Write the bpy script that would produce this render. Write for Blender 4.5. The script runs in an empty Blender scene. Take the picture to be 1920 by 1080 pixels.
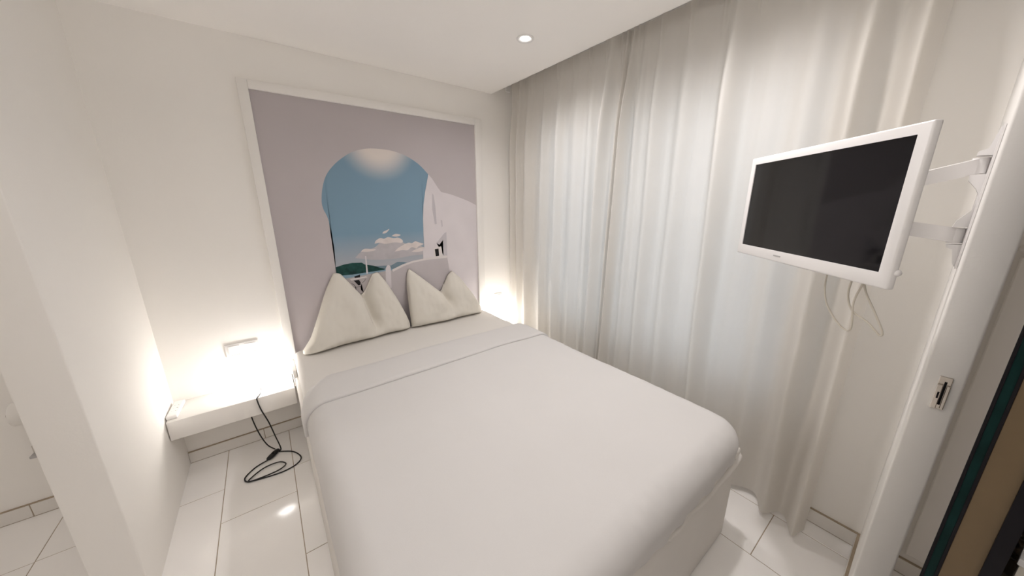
import bpy, bmesh, math, random
from mathutils import Vector, noise
PI = math.pi
random.seed(7)
S = bpy.context.scene
C = S.collection

# ------------------------------------------------------------------ camera
cam_d = bpy.data.cameras.new('camera'); cam = bpy.data.objects.new('camera', cam_d); C.objects.link(cam)
cam_d.sensor_fit = 'HORIZONTAL'; cam_d.sensor_width = 36.0; cam_d.lens = 612/1920*36.0
cam_d.clip_start = 0.02
cam.location = (0, 0, 1.46)
cam.rotation_euler = (math.radians(90-14.476), 0, math.radians(-37.054))
S.camera = cam

# ------------------------------------------------------------------ world, exposure
S.view_settings.view_transform = 'Standard'; S.view_settings.look = 'None'
S.view_settings.gamma = 1.0; S.view_settings.use_curve_mapping = False
S.view_settings.exposure = 0.66
W = bpy.data.worlds.new('world'); S.world = W; W.use_nodes = True
W.node_tree.nodes['Background'].inputs[0].default_value = (0.74, 0.86, 1.0, 1)
W.node_tree.nodes['Background'].inputs[1].default_value = 1.35
S.cycles.max_bounces = 14; S.cycles.diffuse_bounces = 10; S.cycles.glossy_bounces = 4
S.cycles.transmission_bounces = 8
S.cycles.sample_clamp_indirect = 8.0

LAMP_WARM = (1.0, 0.945, 0.93)
SPOTS = [  # x, y, watts  (recessed ceiling lights; the first is the one in view, the last two are added fill)
    (1.249, 1.539, 14.0, 160), (1.15, 0.58, 24.0, 165), (-1.3, 1.75, 6.0, 150), (-0.6, -1.3, 17.0, 168)]
FILL_LAMP = (-0.10, 0.10, 2.06, 5.0)   # added unseen fill lamp, shaped as an opal pendant: x, y, z, watts
BED_LAMP = 16.5    # emission strength of the globe lamps

# ------------------------------------------------------------------ room numbers
YB = 2.393; XR = 1.873; XL = -0.536; ZC = 2.298; XC = 1.603
XF = -2.1; YF = -2.3

# ------------------------------------------------------------------ materials
def mat(name, col, rough=0.6, var=0.03, scale=6.0, bump=0.0, bscale=200.0, metal=0.0, spec=0.5, emit=None, transl=0.0, coat=0.0):
    m = bpy.data.materials.new(name); m.use_nodes = True
    nt = m.node_tree; n = nt.nodes; l = nt.links
    b = n['Principled BSDF']
    b.inputs['Roughness'].default_value = rough; b.inputs['Metallic'].default_value = metal
    b.inputs['Specular IOR Level'].default_value = spec
    b.inputs['Coat Weight'].default_value = coat
    tc = n.new('ShaderNodeTexCoord')
    nz = n.new('ShaderNodeTexNoise'); nz.inputs['Scale'].default_value = scale; nz.inputs['Detail'].default_value = 4
    l.new(tc.outputs['Object'], nz.inputs['Vector'])
    mr = n.new('ShaderNodeMapRange'); l.new(nz.outputs['Fac'], mr.inputs['Value'])
    mr.inputs['From Min'].default_value = 0.3; mr.inputs['From Max'].default_value = 0.7
    mr.inputs['To Min'].default_value = 1-var; mr.inputs['To Max'].default_value = 1+var
    mx = n.new('ShaderNodeVectorMath'); mx.operation = 'SCALE'
    mx.inputs[0].default_value = col; l.new(mr.outputs['Result'], mx.inputs['Scale'])
    l.new(mx.outputs['Vector'], b.inputs['Base Color'])
    if bump:
        bn = n.new('ShaderNodeTexNoise'); bn.inputs['Scale'].default_value = bscale; bn.inputs['Detail'].default_value = 3
        l.new(tc.outputs['Object'], bn.inputs['Vector'])
        bp = n.new('ShaderNodeBump'); bp.inputs['Strength'].default_value = bump; bp.inputs['Distance'].default_value = 0.002
        l.new(bn.outputs['Fac'], bp.inputs['Height']); l.new(bp.outputs['Normal'], b.inputs['Normal'])
    if emit:
        b.inputs['Emission Color'].default_value = (*emit[0], 1); b.inputs['Emission Strength'].default_value = emit[1]
    if transl:
        tr = n.new('ShaderNodeBsdfTranslucent'); l.new(mx.outputs['Vector'], tr.inputs['Color'])
        ms = n.new('ShaderNodeMixShader'); ms.inputs[0].default_value = transl
        l.new(b.outputs[0], ms.inputs[1]); l.new(tr.outputs[0], ms.inputs[2])
        l.new(ms.outputs[0], n['Material Output'].inputs['Surface'])
    return m

M_WALL = mat('wall_paint', (0.885, 0.866, 0.835), 0.75, 0.012, 2.0, 0.12, 120)
M_CEIL = mat('ceiling_paint', (0.93, 0.91, 0.885), 0.8, 0.01, 2.0, 0.08, 140)
M_TILE = mat('white_tile', (0.92, 0.905, 0.89), 0.11, 0.02, 3.0, 0.03, 8)
M_SKIRT = mat('skirting_tile', (0.78, 0.755, 0.72), 0.25, 0.02, 4.0)
M_GROUT = mat('grout', (0.38, 0.31, 0.23), 0.9, 0.10, 30.0)
M_LINEN = mat('bed_linen', (0.655, 0.643, 0.634), 0.85, 0.008, 5.0, 0.10, 600, spec=0.15)
M_SHEET = mat('fitted_sheet', (0.72, 0.70, 0.67), 0.85, 0.008, 5.0, 0.10, 500, spec=0.15)
M_PILLOW = mat('pillow_cotton', (0.69, 0.66, 0.60), 0.85, 0.01, 9.0, 0.15, 300, spec=0.15)
M_BASE = mat('bed_base_cloth', (0.72, 0.695, 0.66), 0.8, 0.015, 6.0, 0.2, 700, spec=0.2)
M_CURT = mat('curtain_cloth', (0.79, 0.765, 0.725), 0.9, 0.01, 8.0, 0.15, 900, spec=0.1, transl=0.32)
M_SHELF = mat('shelf_lacquer', (0.83, 0.81, 0.785), 0.35, 0.01, 3.0)
M_FRAME = mat('picture_frame_lacquer', (0.84, 0.82, 0.79), 0.45, 0.01, 3.0)
M_PLAST = mat('white_plastic', (0.82, 0.81, 0.80), 0.35, 0.008, 5.0)
M_TVW = mat('tv_white_plastic', (0.84, 0.83, 0.83), 0.3, 0.006, 5.0)
M_SCREEN = mat('tv_screen_glass', (0.004, 0.004, 0.005), 0.06, 0.0, 5.0, spec=0.4)
M_BLACK = mat('black_rubber', (0.008, 0.008, 0.009), 0.45, 0.05, 40.0)
M_FRBLK = mat('black_frame_lacquer', (0.004, 0.003, 0.005), 0.5, 0.05, 20.0, spec=0.2)
M_GREY = mat('grey_print', (0.45, 0.44, 0.44), 0.5, 0.02, 30.0)
M_SHADOWGAP = mat('gap_shade_dark', (0.12, 0.10, 0.09), 0.8, 0.05, 30.0)
M_CHROME = mat('brushed_chrome', (0.62, 0.58, 0.53), 0.22, 0.08, 60.0, metal=1.0)
M_TEAL = mat('dark_teal_glass', (0.004, 0.024, 0.022), 0.35, 0.35, 14.0, spec=0.1)
M_TAN = mat('tan_door_panel', (0.15, 0.105, 0.058), 0.4, 0.15, 5.0, spec=0.3)
M_CABIN = mat('cabinet_inside', (0.20, 0.16, 0.12), 0.6, 0.06, 6.0)
M_CABLE = mat('cream_cable', (0.66, 0.62, 0.54), 0.5, 0.02, 30.0)
M_METALW = mat('white_powder_coat', (0.78, 0.765, 0.76), 0.4, 0.01, 8.0)
M_PAPER = mat('toilet_paper', (0.82, 0.80, 0.77), 0.9, 0.01, 30.0)
M_ALU = mat('white_window_frame', (0.8, 0.8, 0.8), 0.4, 0.01, 4.0)
M_GLOBE = mat('opal_globe_glass', (0.85, 0.83, 0.8), 0.4, 0.0, 4.0, emit=((1.0, 0.96, 0.92), BED_LAMP))
M_FILL_LAMP = mat('fill_lamp_glass', (0.85, 0.83, 0.8), 0.4, 0.0, 4.0, emit=((1.0, 0.965, 0.945), FILL_LAMP[3]/(PI*4*PI*0.13**2)))
M_LED = mat('downlight_lens', (0.9, 0.9, 0.9), 0.4, 0.0, 4.0, emit=((1.0, 0.97, 0.93), 12.0))

def glass_mat():
    m = bpy.data.materials.new('window_glass'); m.use_nodes = True
    b = m.node_tree.nodes['Principled BSDF']
    b.inputs['Transmission Weight'].default_value = 1.0; b.inputs['Roughness'].default_value = 0.0
    b.inputs['IOR'].default_value = 1.45; b.inputs['Base Color'].default_value = (0.95, 0.98, 1, 1)
    return m
M_GLASS = glass_mat()

# ------------------------------------------------------------------ helpers
def link(name, me, m=None, parent=None, loc=None):
    o = bpy.data.objects.new(name, me); C.objects.link(o)
    if m is not None:
        if isinstance(m, (list, tuple)):
            for q in m: me.materials.append(q)
        else: me.materials.append(m)
    if parent is not None: o.parent = parent
    if loc is not None: o.location = loc
    return o
def obj(name, bm, m=None, parent=None, loc=None, smooth=False, angle=None):
    me = bpy.data.meshes.new(name)
    bmesh.ops.recalc_face_normals(bm, faces=bm.faces)
    bm.to_mesh(me); bm.free()
    if smooth or angle:
        for p in me.polygons: p.use_smooth = True
    if angle:
        try: me.set_sharp_from_angle(angle=math.radians(angle))
        except Exception: pass
    return link(name, me, m, parent, loc)
def thing(name, label, cat, loc=(0, 0, 0), rz=0.0, group=None):
    o = bpy.data.objects.new(name, None); C.objects.link(o)
    o.empty_display_size = 0.05
    o.location = loc; o.rotation_euler = (0, 0, rz); o['label'] = label; o['category'] = cat
    if group: o['group'] = group
    return o
def tag(o, label, cat, group=None):
    o['label'] = label; o['category'] = cat
    if group: o['group'] = group
    return o
def structure(o): o['kind'] = 'structure'; return o
def add_box(bm, x0, x1, y0, y1, z0, z1, bev=0.0, seg=2):
    vs = [bm.verts.new((x, y, z)) for x in (x0, x1) for y in (y0, y1) for z in (z0, z1)]
    f = [(0, 1, 3, 2), (4, 6, 7, 5), (0, 4, 5, 1), (2, 3, 7, 6), (0, 2, 6, 4), (1, 5, 7, 3)]
    fs = [bm.faces.new([vs[i] for i in q]) for q in f]
    if bev:
        es = list({e for q in fs for e in q.edges})
        bmesh.ops.bevel(bm, geom=es, offset=bev, segments=seg, profile=0.5, affect='EDGES')
def box(name, x0, x1, y0, y1, z0, z1, m, parent=None, bev=0.0, seg=2):
    bm = bmesh.new(); add_box(bm, x0, x1, y0, y1, z0, z1, bev, seg)
    return obj(name, bm, m, parent, angle=40 if bev else None)
def add_cyl(bm, c, r0, r1, z0, z1, n=32, cap=True):
    a = [bm.verts.new((c[0]+r0*math.cos(2*PI*i/n), c[1]+r0*math.sin(2*PI*i/n), z0)) for i in range(n)]
    b = [bm.verts.new((c[0]+r1*math.cos(2*PI*i/n), c[1]+r1*math.sin(2*PI*i/n), z1)) for i in range(n)]
    for i in range(n): bm.faces.new((a[i], a[(i+1) % n], b[(i+1) % n], b[i]))
    if cap: bm.faces.new(a[::-1]); bm.faces.new(b)
def add_lathe(bm, c, prof, n=32):
    rings = []
    for r, z in prof:
        if r < 1e-5: rings.append([bm.verts.new((c[0], c[1], z))])
        else: rings.append([bm.verts.new((c[0]+r*math.cos(2*PI*i/n), c[1]+r*math.sin(2*PI*i/n), z)) for i in range(n)])
    for a, b in zip(rings, rings[1:]):
        for i in range(n):
            j = (i+1) % n
            if len(a) == 1: bm.faces.new((a[0], b[i], b[j]))
            elif len(b) == 1: bm.faces.new((a[i], b[0], a[j]))
            else: bm.faces.new((a[i], a[j], b[j], b[i]))
def spline(pts, k=8):
    P = [Vector(p) for p in pts]; out = []
    for i in range(len(P)-1):
        a = P[max(i-1, 0)]; b = P[i]; c = P[i+1]; d = P[min(i+2, len(P)-1)]
        for j in range(k):
            t = j/k
            out.append(0.5*((2*b)+(c-a)*t+(2*a-5*b+4*c-d)*t*t+(3*b-a-3*c+d)*t**3))
    out.append(P[-1]); return out
def add_tube(bm, pts, r, n=8):
    prev = None; up = Vector((0, 0, 1)); N = None
    for i, p in enumerate(pts):
        t = (pts[min(i+1, len(pts)-1)]-pts[max(i-1, 0)]).normalized()
        if N is None:
            N = t.orthogonal().normalized()
        N = (N - t*N.dot(t)).normalized(); B = t.cross(N)
        ring = [bm.verts.new(p+r*(math.cos(2*PI*q/n)*N+math.sin(2*PI*q/n)*B)) for q in range(n)]
        if prev:
            for q in range(n): bm.faces.new((prev[q], prev[(q+1) % n], ring[(q+1) % n], ring[q]))
        else: bm.faces.new(ring[::-1])
        prev = ring
    bm.faces.new(prev)
def add_prism_yz(bm, poly, x0, x1):
    a = [bm.verts.new((x0, y, z)) for y, z in poly]; b = [bm.verts.new((x1, y, z)) for y, z in poly]
    bm.faces.new(a); bm.faces.new(b[::-1])
    for i in range(len(poly)):
        j = (i+1) % len(poly); bm.faces.new((a[i], b[i], b[j], a[j]))
def sstep(a, b, x):
    t = min(1, max(0, (x-a)/(b-a))); return t*t*(3-2*t)

# ------------------------------------------------------------------ room shell
def wall(name, boxes, m=M_WALL):
    bm = bmesh.new()
    for b in boxes: add_box(bm, *b)
    return structure(obj(name, bm, m))
wall('wall_back', [(XF-.1, XR+.25, YB, YB+.12, -0.05, 2.55)])
WY0, WY1, WZ0, WZ1 = 0.34, 2.0, 0.55, 2.0          # window opening behind the curtains
wall('wall_right', [(XR, XR+.2, YF, WY0, -0.05, 2.55), (XR, XR+.2, WY1, YB, -0.05, 2.55),
                    (XR, XR+.2, WY0, WY1, -0.05, WZ0), (XR, XR+.2, WY0, WY1, WZ1, 2.55)])
wall('wall_far_left', [(XF-.1, XF, YF, YB, -0.05, 2.55)])
wall('wall_front', [(XF-.1, XR+.2, YF-.1, YF, -0.05, 2.55)])
bm = bmesh.new(); add_box(bm, -0.653, XL, 1.536, YB, 0.0, ZC)
es = [e for e in bm.edges if abs(e.verts[0].co.y-1.536) < 1e-4 and abs(e.verts[1].co.y-1.536) < 1e-4 and abs(e.verts[0].co.z-e.verts[1].co.z) > 1]
bmesh.ops.bevel(bm, geom=es, offset=0.004, segments=3, profile=0.5, affect='EDGES')
structure(obj('wall_left', bm, M_WALL, angle=35))
# divider wall behind the television arm, rounded free end
bm = bmesh.new(); add_box(bm, 1.25, XR, -0.094, -0.030, 0.0, 2.45)
es = [e for e in bm.edges if abs(e.verts[0].co.x-1.25) < 1e-4 and abs(e.verts[1].co.x-1.25) < 1e-4 and abs(e.verts[0].co.z-e.verts[1].co.z) > 1]
bmesh.ops.bevel(bm, geom=es, offset=0.005, segments=3, profile=0.5, affect='EDGES')
structure(obj('wall_divider', bm, M_WALL, angle=60))
wall('ceiling', [(XF-.1, XC, YF-.1, YB, ZC, ZC+.15), (XC, XR+.2, YF-.1, YB, ZC+.14, ZC+.26)], M_CEIL)
# window behind the curtains
wf = structure(thing('window_1', 'x', 'x')); del wf['label']; del wf['category']
bm = bmesh.new()
for a in [(XR+.06, XR+.12, WY0, WY1, WZ0, WZ0+.06), (XR+.06, XR+.12, WY0, WY1, WZ1-.06, WZ1), (XR+.06, XR+.12, WY0, WY0+.06, WZ0+.06, WZ1-.06),
          (XR+.06, XR+.12, WY1-.06, WY1, WZ0+.06, WZ1-.06), (XR+.06, XR+.12, 1.15, 1.21, WZ0+.06, WZ1-.06)]:
    add_box(bm, *a, 0.006, 1)
obj('window_frame', bm, M_ALU, wf)
box('pane', XR+.085, XR+.09, WY0+.06, 1.15, WZ0+.06, WZ1-.06, M_GLASS, wf)
box('pane', XR+.085, XR+.09, 1.21, WY1-.06, WZ0+.06, WZ1-.06, M_GLASS, wf)

# floor: grout slab with one tile object per tile
fl = box('floor', XF, XR, YF, YB, -0.06, -0.0015, M_GROUT); structure(fl)
PX, X0, LT, G = 0.305, -0.0605, 0.607, 0.0016
off = {-3: 2.043, -2: 2.035, -1: 1.793, 0: 2.000, 5: 0.238, 4: 0.44, 6: -0.12}
meshes = {}
def tile_mesh(w, h):
    k = (round(w, 3), round(h, 3))
    if k not in meshes:
        bm = bmesh.new(); add_box(bm, 0, w, 0, h, -0.008, 0.0)
        top = [e for e in bm.edges if e.verts[0].co.z > -1e-5 and e.verts[1].co.z > -1e-5]
        bmesh.ops.bevel(bm, geom=top, offset=0.0009, segments=1, affect='EDGES')
        me = bpy.data.meshes.new('tile'); bmesh.ops.recalc_face_normals(bm, faces=bm.faces); bm.to_mesh(me); bm.free()
        me.materials.append(M_TILE); meshes[k] = me
    return meshes[k]
for i in range(-7, 7):
    xa = max(X0+i*PX+G, XF+.001); xb = min(X0+(i+1)*PX-G, XR-.001)
    if xb-xa < 0.02: continue
    o0 = off.get(i, 0.1+((i*37) % 10)*0.06)
    k = math.floor((YF-o0)/LT)
    while o0+k*LT < YB:
        ya = max(o0+k*LT+G, YF+.001); yb = min(o0+(k+1)*LT-G, YB-.001); k += 1
        if yb-ya < 0.01: continue
        t = bpy.data.objects.new('tile', tile_mesh(xb-xa, yb-ya)); C.objects.link(t)
        t.parent = fl; t.location = (xa, ya, 0.0)

# skirting: grout strip plus one tile object per skirting tile
def skirting(name, axis, fixed, a0, a1, sgn, first, L=0.6, H=0.068, D=0.011):
    if axis == 'x':
        o = box(name, a0, a1, min(fixed, fixed+sgn*0.009), max(fixed, fixed+sgn*0.009), 0.0, H+.004, M_GROUT)
    else:
        o = box(name, min(fixed, fixed+sgn*0.009), max(fixed, fixed+sgn*0.009), a0, a1, 0.0, H+.004, M_GROUT)
    structure(o)
    k = math.floor((a0-first)/L)
    while first+k*L < a1:
        p = max(a0, first+k*L+.0015); q = min(a1, first+(k+1)*L-.0015); k += 1
        if q-p < .01: continue
        lo, hi = (fixed, fixed+sgn*D) if sgn > 0 else (fixed+sgn*D, fixed)
        if axis == 'x': box('tile', p, q, lo, hi, 0.003, H, M_SKIRT, o, 0.0012, 1)
        else: box('tile', lo, hi, p, q, 0.003, H, M_SKIRT, o, 0.0012, 1)
skirting('baseboard_back', 'x', YB, XL+.001, XR-.012, -1, -0.335+.15)
skirting('baseboard_far_back', 'x', YB, XF, -0.655, -1, -1.085)
skirting('baseboard_right', 'y', XR, -0.03, YB-.013, -1, -0.03)
skirting('baseboard_front_right', 'y', XR, YF, -0.094, -1, -0.25)
skirting('baseboard_divider', 'x', -0.030, 1.27, XR-.013, 1, 1.27)

# access door panel low on the right wall beyond the divider
tr = structure(thing('trim_1', 'x', 'x')); del tr['label']; del tr['category']
box('panel', XR-.012, XR, -0.62, -0.150, 0.10, 1.30, M_WALL, tr, 0.003, 1)
box('ledge', XR-.022, XR, -0.64, -0.140, 1.315, 1.332, M_FRAME, tr, 0.003, 1)

# ------------------------------------------------------------------ recessed ceiling lights, added fill lamps
def downlight(x, y, watts, cone, label):
    t = thing('ceiling_downlight', label, 'ceiling light', (x, y, ZC), 0, None)
    bm = bmesh.new()
    add_lathe(bm, (0, 0), [(0.026, 0.004), (0.028, -0.002), (0.0445, -0.005), (0.046, -0.003), (0.046, 0.0)], 48)
    obj('trim_ring', bm, M_PLAST, t, smooth=True)
    bm = bmesh.new()
    add_lathe(bm, (0, 0), [(0.0, -0.0025), (0.015, -0.0022), (0.026, -0.0005), (0.0262, 0.0)], 32)
    obj('lens', bm, M_LED, t, smooth=True)
    ld = bpy.data.lights.new('downlight_beam', 'SPOT'); ld.energy = watts; ld.color = LAMP_WARM
    ld.spot_size = math.radians(cone); ld.spot_blend = 0.9; ld.shadow_soft_size = 0.03
    lo = bpy.data.objects.new('downlight_beam', ld); C.objects.link(lo); lo.parent = t; lo.location = (0, 0, -0.012)
DL = ['round white recessed ceiling downlight glowing above the bed', 'recessed ceiling downlight above the bed foot, just outside the frame',
      'added unseen fill downlight over the passage left of the niche wall', 'added unseen fill downlight behind the camera to the left']
for (x, y, w, cone), lb in zip(SPOTS, DL): downlight(x, y, w, cone, lb)

pd = thing('fill_lamp', 'added opal globe fill lamp hanging out of view above the camera', 'lamp', (FILL_LAMP[0], FILL_LAMP[1], ZC))
bm = bmesh.new(); add_lathe(bm, (0, 0), [(0, -.03), (.05, -.03), (.055, -.02), (.055, 0), (0, 0)], 28); obj('ceiling_rose', bm, M_PLAST, pd, angle=40)
bm = bmesh.new(); add_cyl(bm, (0, 0), .004, .004, FILL_LAMP[2]-ZC+.14, -.03, 10); obj('cord', bm, M_PLAST, pd)
bm = bmesh.new(); dz = FILL_LAMP[2]-ZC
add_lathe(bm, (0, 0), [(0, dz-.13)]+[(.13*math.sin(PI*k/18), dz-.13*math.cos(PI*k/18)) for k in range(1, 18)]+[(0, dz+.13)], 36)
obj('globe', bm, M_FILL_LAMP, pd, smooth=True)

# ------------------------------------------------------------------ curtain rail + curtains
cr = thing('curtain_rail', 'slim white curtain rail in the ceiling slot above the curtains', 'curtain rail', (0, 0, 0))
bm = bmesh.new(); add_box(bm, 1.735, 1.775, 0.02, YB-.02, 2.384, 2.404, 0.003, 1); obj('track', bm, M_PLAST, cr)
bm = bmesh.new(); add_box(bm, 1.732, 1.778, YB-.02, YB-.002, 2.335, 2.408, 0.003, 1); obj('end_cap', bm, M_PLAST, cr)
bm = bmesh.new(); add_box(bm, 1.745, 1.765, YB-.10, YB-.02, 2.404, 2.438); obj('bracket', bm, M_PLAST, cr)

def curtain(name, label, y0, y1, ridges, hem_push, top_pleats, n_y, seed, hem_fn=None):
    t = thing(name, label, 'curtain', (0, 0, 0), 0, 'curtains on the window wall')
    zt, zb = 2.372, 0.03
    nz_ = 70
    bm = bmesh.new(); grid = []
    for j in range(nz_+1):
        v = j/nz_; z = zt+(zb-zt)*v
        row = []
        for i in range(n_y+1):
            u = i/n_y; y = y0+(y1-y0)*u
            amp = 0.35+0.65*sstep(0.0, 0.22, v)
            x = 1.765
            for (yc, w, a, lean) in ridges:
                d = (y-(yc+lean*(v-0.4)))/w
                if abs(d) < 4: x -= a*amp*math.exp(-d*d)
            # pinch pleats near the heading
            pl = math.exp(-(v/0.035)**2)
            for yp in top_pleats:
                d = (y-yp)/0.010
                if abs(d) < 5:
                    x -= 0.030*math.exp(-d*d)*math.exp(-(v/0.05)**2)
                d2 = (y-yp)/0.028
                if abs(d2) < 5: x += 0.008*math.exp(-d2*d2)*pl
            x += 0.005*noise.noise((y*7+seed, z*1.3, seed))
            x += 0.0018*noise.noise((y*40+seed, z*2.0, 3+seed))
            x += hem_push(y, v)
            yy = y + 0.006*noise.noise((z*1.5, y*3, seed+9))*min(1, v*3)
            zz = z
            if hem_fn and v > 0.0: x, yy, zz = hem_fn(x, yy, zz, u, v)
            row.append(bm.verts.new((min(x, XR-.014), yy, zz)))
        grid.append(row)
    for j in range(nz_):
        for i in range(n_y): bm.faces.new((grid[j][i], grid[j][i+1], grid[j+1][i+1], grid[j+1][i]))
    # turned side hems give the sheet an edge
    obj('drape', bm, M_CURT, t, smooth=True)
    # heading tape behind the top edge and gliders
    bm = bmesh.new()
    pts = [(grid[0][i].co.copy() if False else None) for i in range(0)]
    add_box(bm, 1.767, 1.770, min(y0, y1)+.01, max(y0, y1)-.01, 2.312, 2.368)
    obj('heading_tape', bm, M_CURT, t)
    for yp in top_pleats:
        bm = bmesh.new(); add_box(bm, 1.752, 1.758, yp-.003, yp+.003, 2.350, 2.383); obj('glider', bm, M_PLAST, t)
    return t
R1 = [(2.29, .028, .060, 0), (2.215, .022, .055, .0), (2.10, .045, .060, .02), (1.93, .035, .04, 0), (1.77, .035, .055, -.01), (1.62, .05, .03, .02),
      (1.50, .03, .03, 0), (1.385, .032, .085, .03), (1.29, .015, .055, .05)]
curtain('curtain', 'left cream curtain, hanging from the headboard corner to the overlap', 2.335, 1.262, R1,
        lambda y, v: 0.012*sstep(.5, 1, v), [2.29, 2.20, 2.06, 1.93, 1.80, 1.66, 1.53, 1.40, 1.30], 420, 1.0)
R2 = [(1.245, .015, .080, .05), (1.17, .02, .02, .02), (1.05, .035, .055, -.02), (.90, .04, .05, -.03), (.695, .036, .105, -.06), (.56, .05, .02, 0),
      (.43, .045, .04, 0), (.285, .038, .110, -.02), (.160, .034, .105, -.025)]
def hem2(x, y, z, u, v):
    # the free end swings out into the room towards the floor
    e = sstep(0.86, 0.97, u)*sstep(0.55, 1.0, v)
    x -= 0.055*e*math.exp(-((u-0.955)/0.05)**2)
    x += 0.05*sstep(0.975, 1.0, u)*sstep(0.7, 1.0, v)
    return x, y, z
curtain('curtain', 'right cream curtain, wide, behind the television with its end swinging out', 1.298, 0.128, R2,
        lambda y, v: 0.045*sstep(.45, 1, v)*sstep(.62, .40, y), [1.27, 1.20, 1.06, .92, .78, .64,   .50, .37, .25, .15], 480, 5.0, hem2)

# ------------------------------------------------------------------ bed
BX0, BX1, BY0, BY1 = 0.022, 1.465, 0.350, 2.352
bed = thing('bed', 'white double bed with cloth-covered box base standing against the mural wall', 'bed', (0.74, 1.35, 0))
def ch(o):  # keep world coordinates for parts modelled in place
    o.location = (-0.74, -1.35, 0); return o
def inbed(o): o.parent = bed; o.location = (-0.74, -1.35, 0); return o
bm = bmesh.new(); add_box(bm, BX0, BX1, BY0, BY1, 0.012, 0.46, 0.012, 3); inbed(obj('box_base', bm, M_BASE, angle=40))
bm = bmesh.new(); add_box(bm, BX0+.02, BX1-.02, BY0+.015, BY1-.02, 0.0, 0.02); inbed(obj('plinth', bm, M_SHADOWGAP))  # plinth coloured dark for the shade in the gap under the base
bm = bmesh.new(); add_box(bm, 0.038, 1.458, 0.375, 2.345, 0.455, 0.562, 0.035, 5)
inbed(obj('mattress', bm, M_SHEET, angle=60))
bm = bmesh.new(); add_box(bm, 0.016, 0.036, 2.17, 2.352, 0.40, 0.505, 0.004, 2); inbed(obj('side_post', bm, M_SHELF, angle=40))
# crumpled protector edge along the foot
bm = bmesh.new(); prev = None
for i in range(61):
    u = i/60; x = 0.90+0.562*u
    zc = 0.398+0.012*math.sin(u*9)+0.008*noise.noise((x*14, 2, 0))+0.035*sstep(.93, 1.0, u)
    yo = 0.352-0.010*sstep(0, .15, u)*(0.5+0.5*noise.noise((x*10, 0, 5)))-0.006*sstep(.5, 1, u)
    ring = [bm.verts.new((x, 0.355, zc-.012)), bm.verts.new((x, yo-.004, zc-.006)), bm.verts.new((x, yo-.009, zc+.001)),
            bm.verts.new((x, yo-.004, zc+.008)), bm.verts.new((x, 0.362, zc+.012+.03*sstep(.9, 1, u)))]
    if prev:
        for q in range(4): bm.faces.new((prev[q], prev[q+1], ring[q+1], ring[q]))
        bm.faces.new((prev[4], prev[0], ring[0], ring[4]))
    else: bm.faces.new(ring)
    prev = ring
bm.faces.new(prev[::-1])
inbed(obj('protector_edge', bm, M_BASE, smooth=True))
bm = bmesh.new(); add_box(bm, 1.425, 1.472, 0.344, 0.40, 0.405, 0.468, 0.012, 3); inbed(obj('protector_corner', bm, M_SHEET, angle=60))

# duvet: rings from a rounded outline to a spine, draped over the sides and the foot
DX0, DX1, DY0, DY1, DT = 0.026, 1.468, 0.330, 1.80, 0.606
def outline(n, inset=0.0, rc=0.115):
    x0, x1, y0, y1 = DX0+inset, DX1-inset, DY0+inset, DY1-inset
    r = max(rc-inset*0.6, 0.02); segs = []
    w, h = x1-x0-2*r, y1-y0-2*r; per = 2*w+2*h+2*PI*r; pts = []
    for i in range(n):
        s = per*i/n
        for kind, L in (('b', w), ('c0', PI*r/2), ('r', h), ('c1', PI*r/2), ('t', w), ('c2', PI*r/2), ('l', h), ('c3', PI*r/2)):
            if s < L or kind == 'c3': break
            s -= L
        a = s/r
        if kind == 'b': p = (x0+r+s, y0, 0, -1)
        elif kind == 'c0': p = (x1-r+r*math.sin(a), y0+r-r*math.cos(a), math.sin(a), -math.cos(a))
        elif kind == 'r': p = (x1, y0+r+s, 1, 0)
        elif kind == 'c1': p = (x1-r+r*math.cos(a), y1-r+r*math.sin(a), math.cos(a), math.sin(a))
        elif kind == 't': p = (x1-r-s, y1, 0, 1)
        elif kind == 'c2': p = (x0+r-r*math.sin(a), y1-r+r*math.cos(a), -math.sin(a), math.cos(a))
        elif kind == 'l': p = (x0, y1-r-s, -1, 0)
        else: p = (x0+r-r*math.cos(a), y0+r-r*math.sin(a), -math.cos(a), -math.sin(a))
        pts.append(p)
    return pts
def duvet_top(x, y):
    return (DT + 0.006*noise.noise((x*2.2, y*2.2, 1)) + 0.0025*noise.noise((x*6, y*5, 4)))
def hem_z(x, y):
    z = 0.452
    if y < DY0+0.10: z = 0.436+0.004*math.sin(x*11)-0.03*sstep(1.38, 1.46, x)
    if x < DX0+0.05: z = 0.458+0.006*noise.noise((y*6, 0, 0))
    return z
N = 420; out = outline(N); bm = bmesh.new(); rings = []
RF = 0.090                                                       # edge rounding
cx_ = (DX0+DX1)/2; hy = (DX1-DX0)/2
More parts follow.
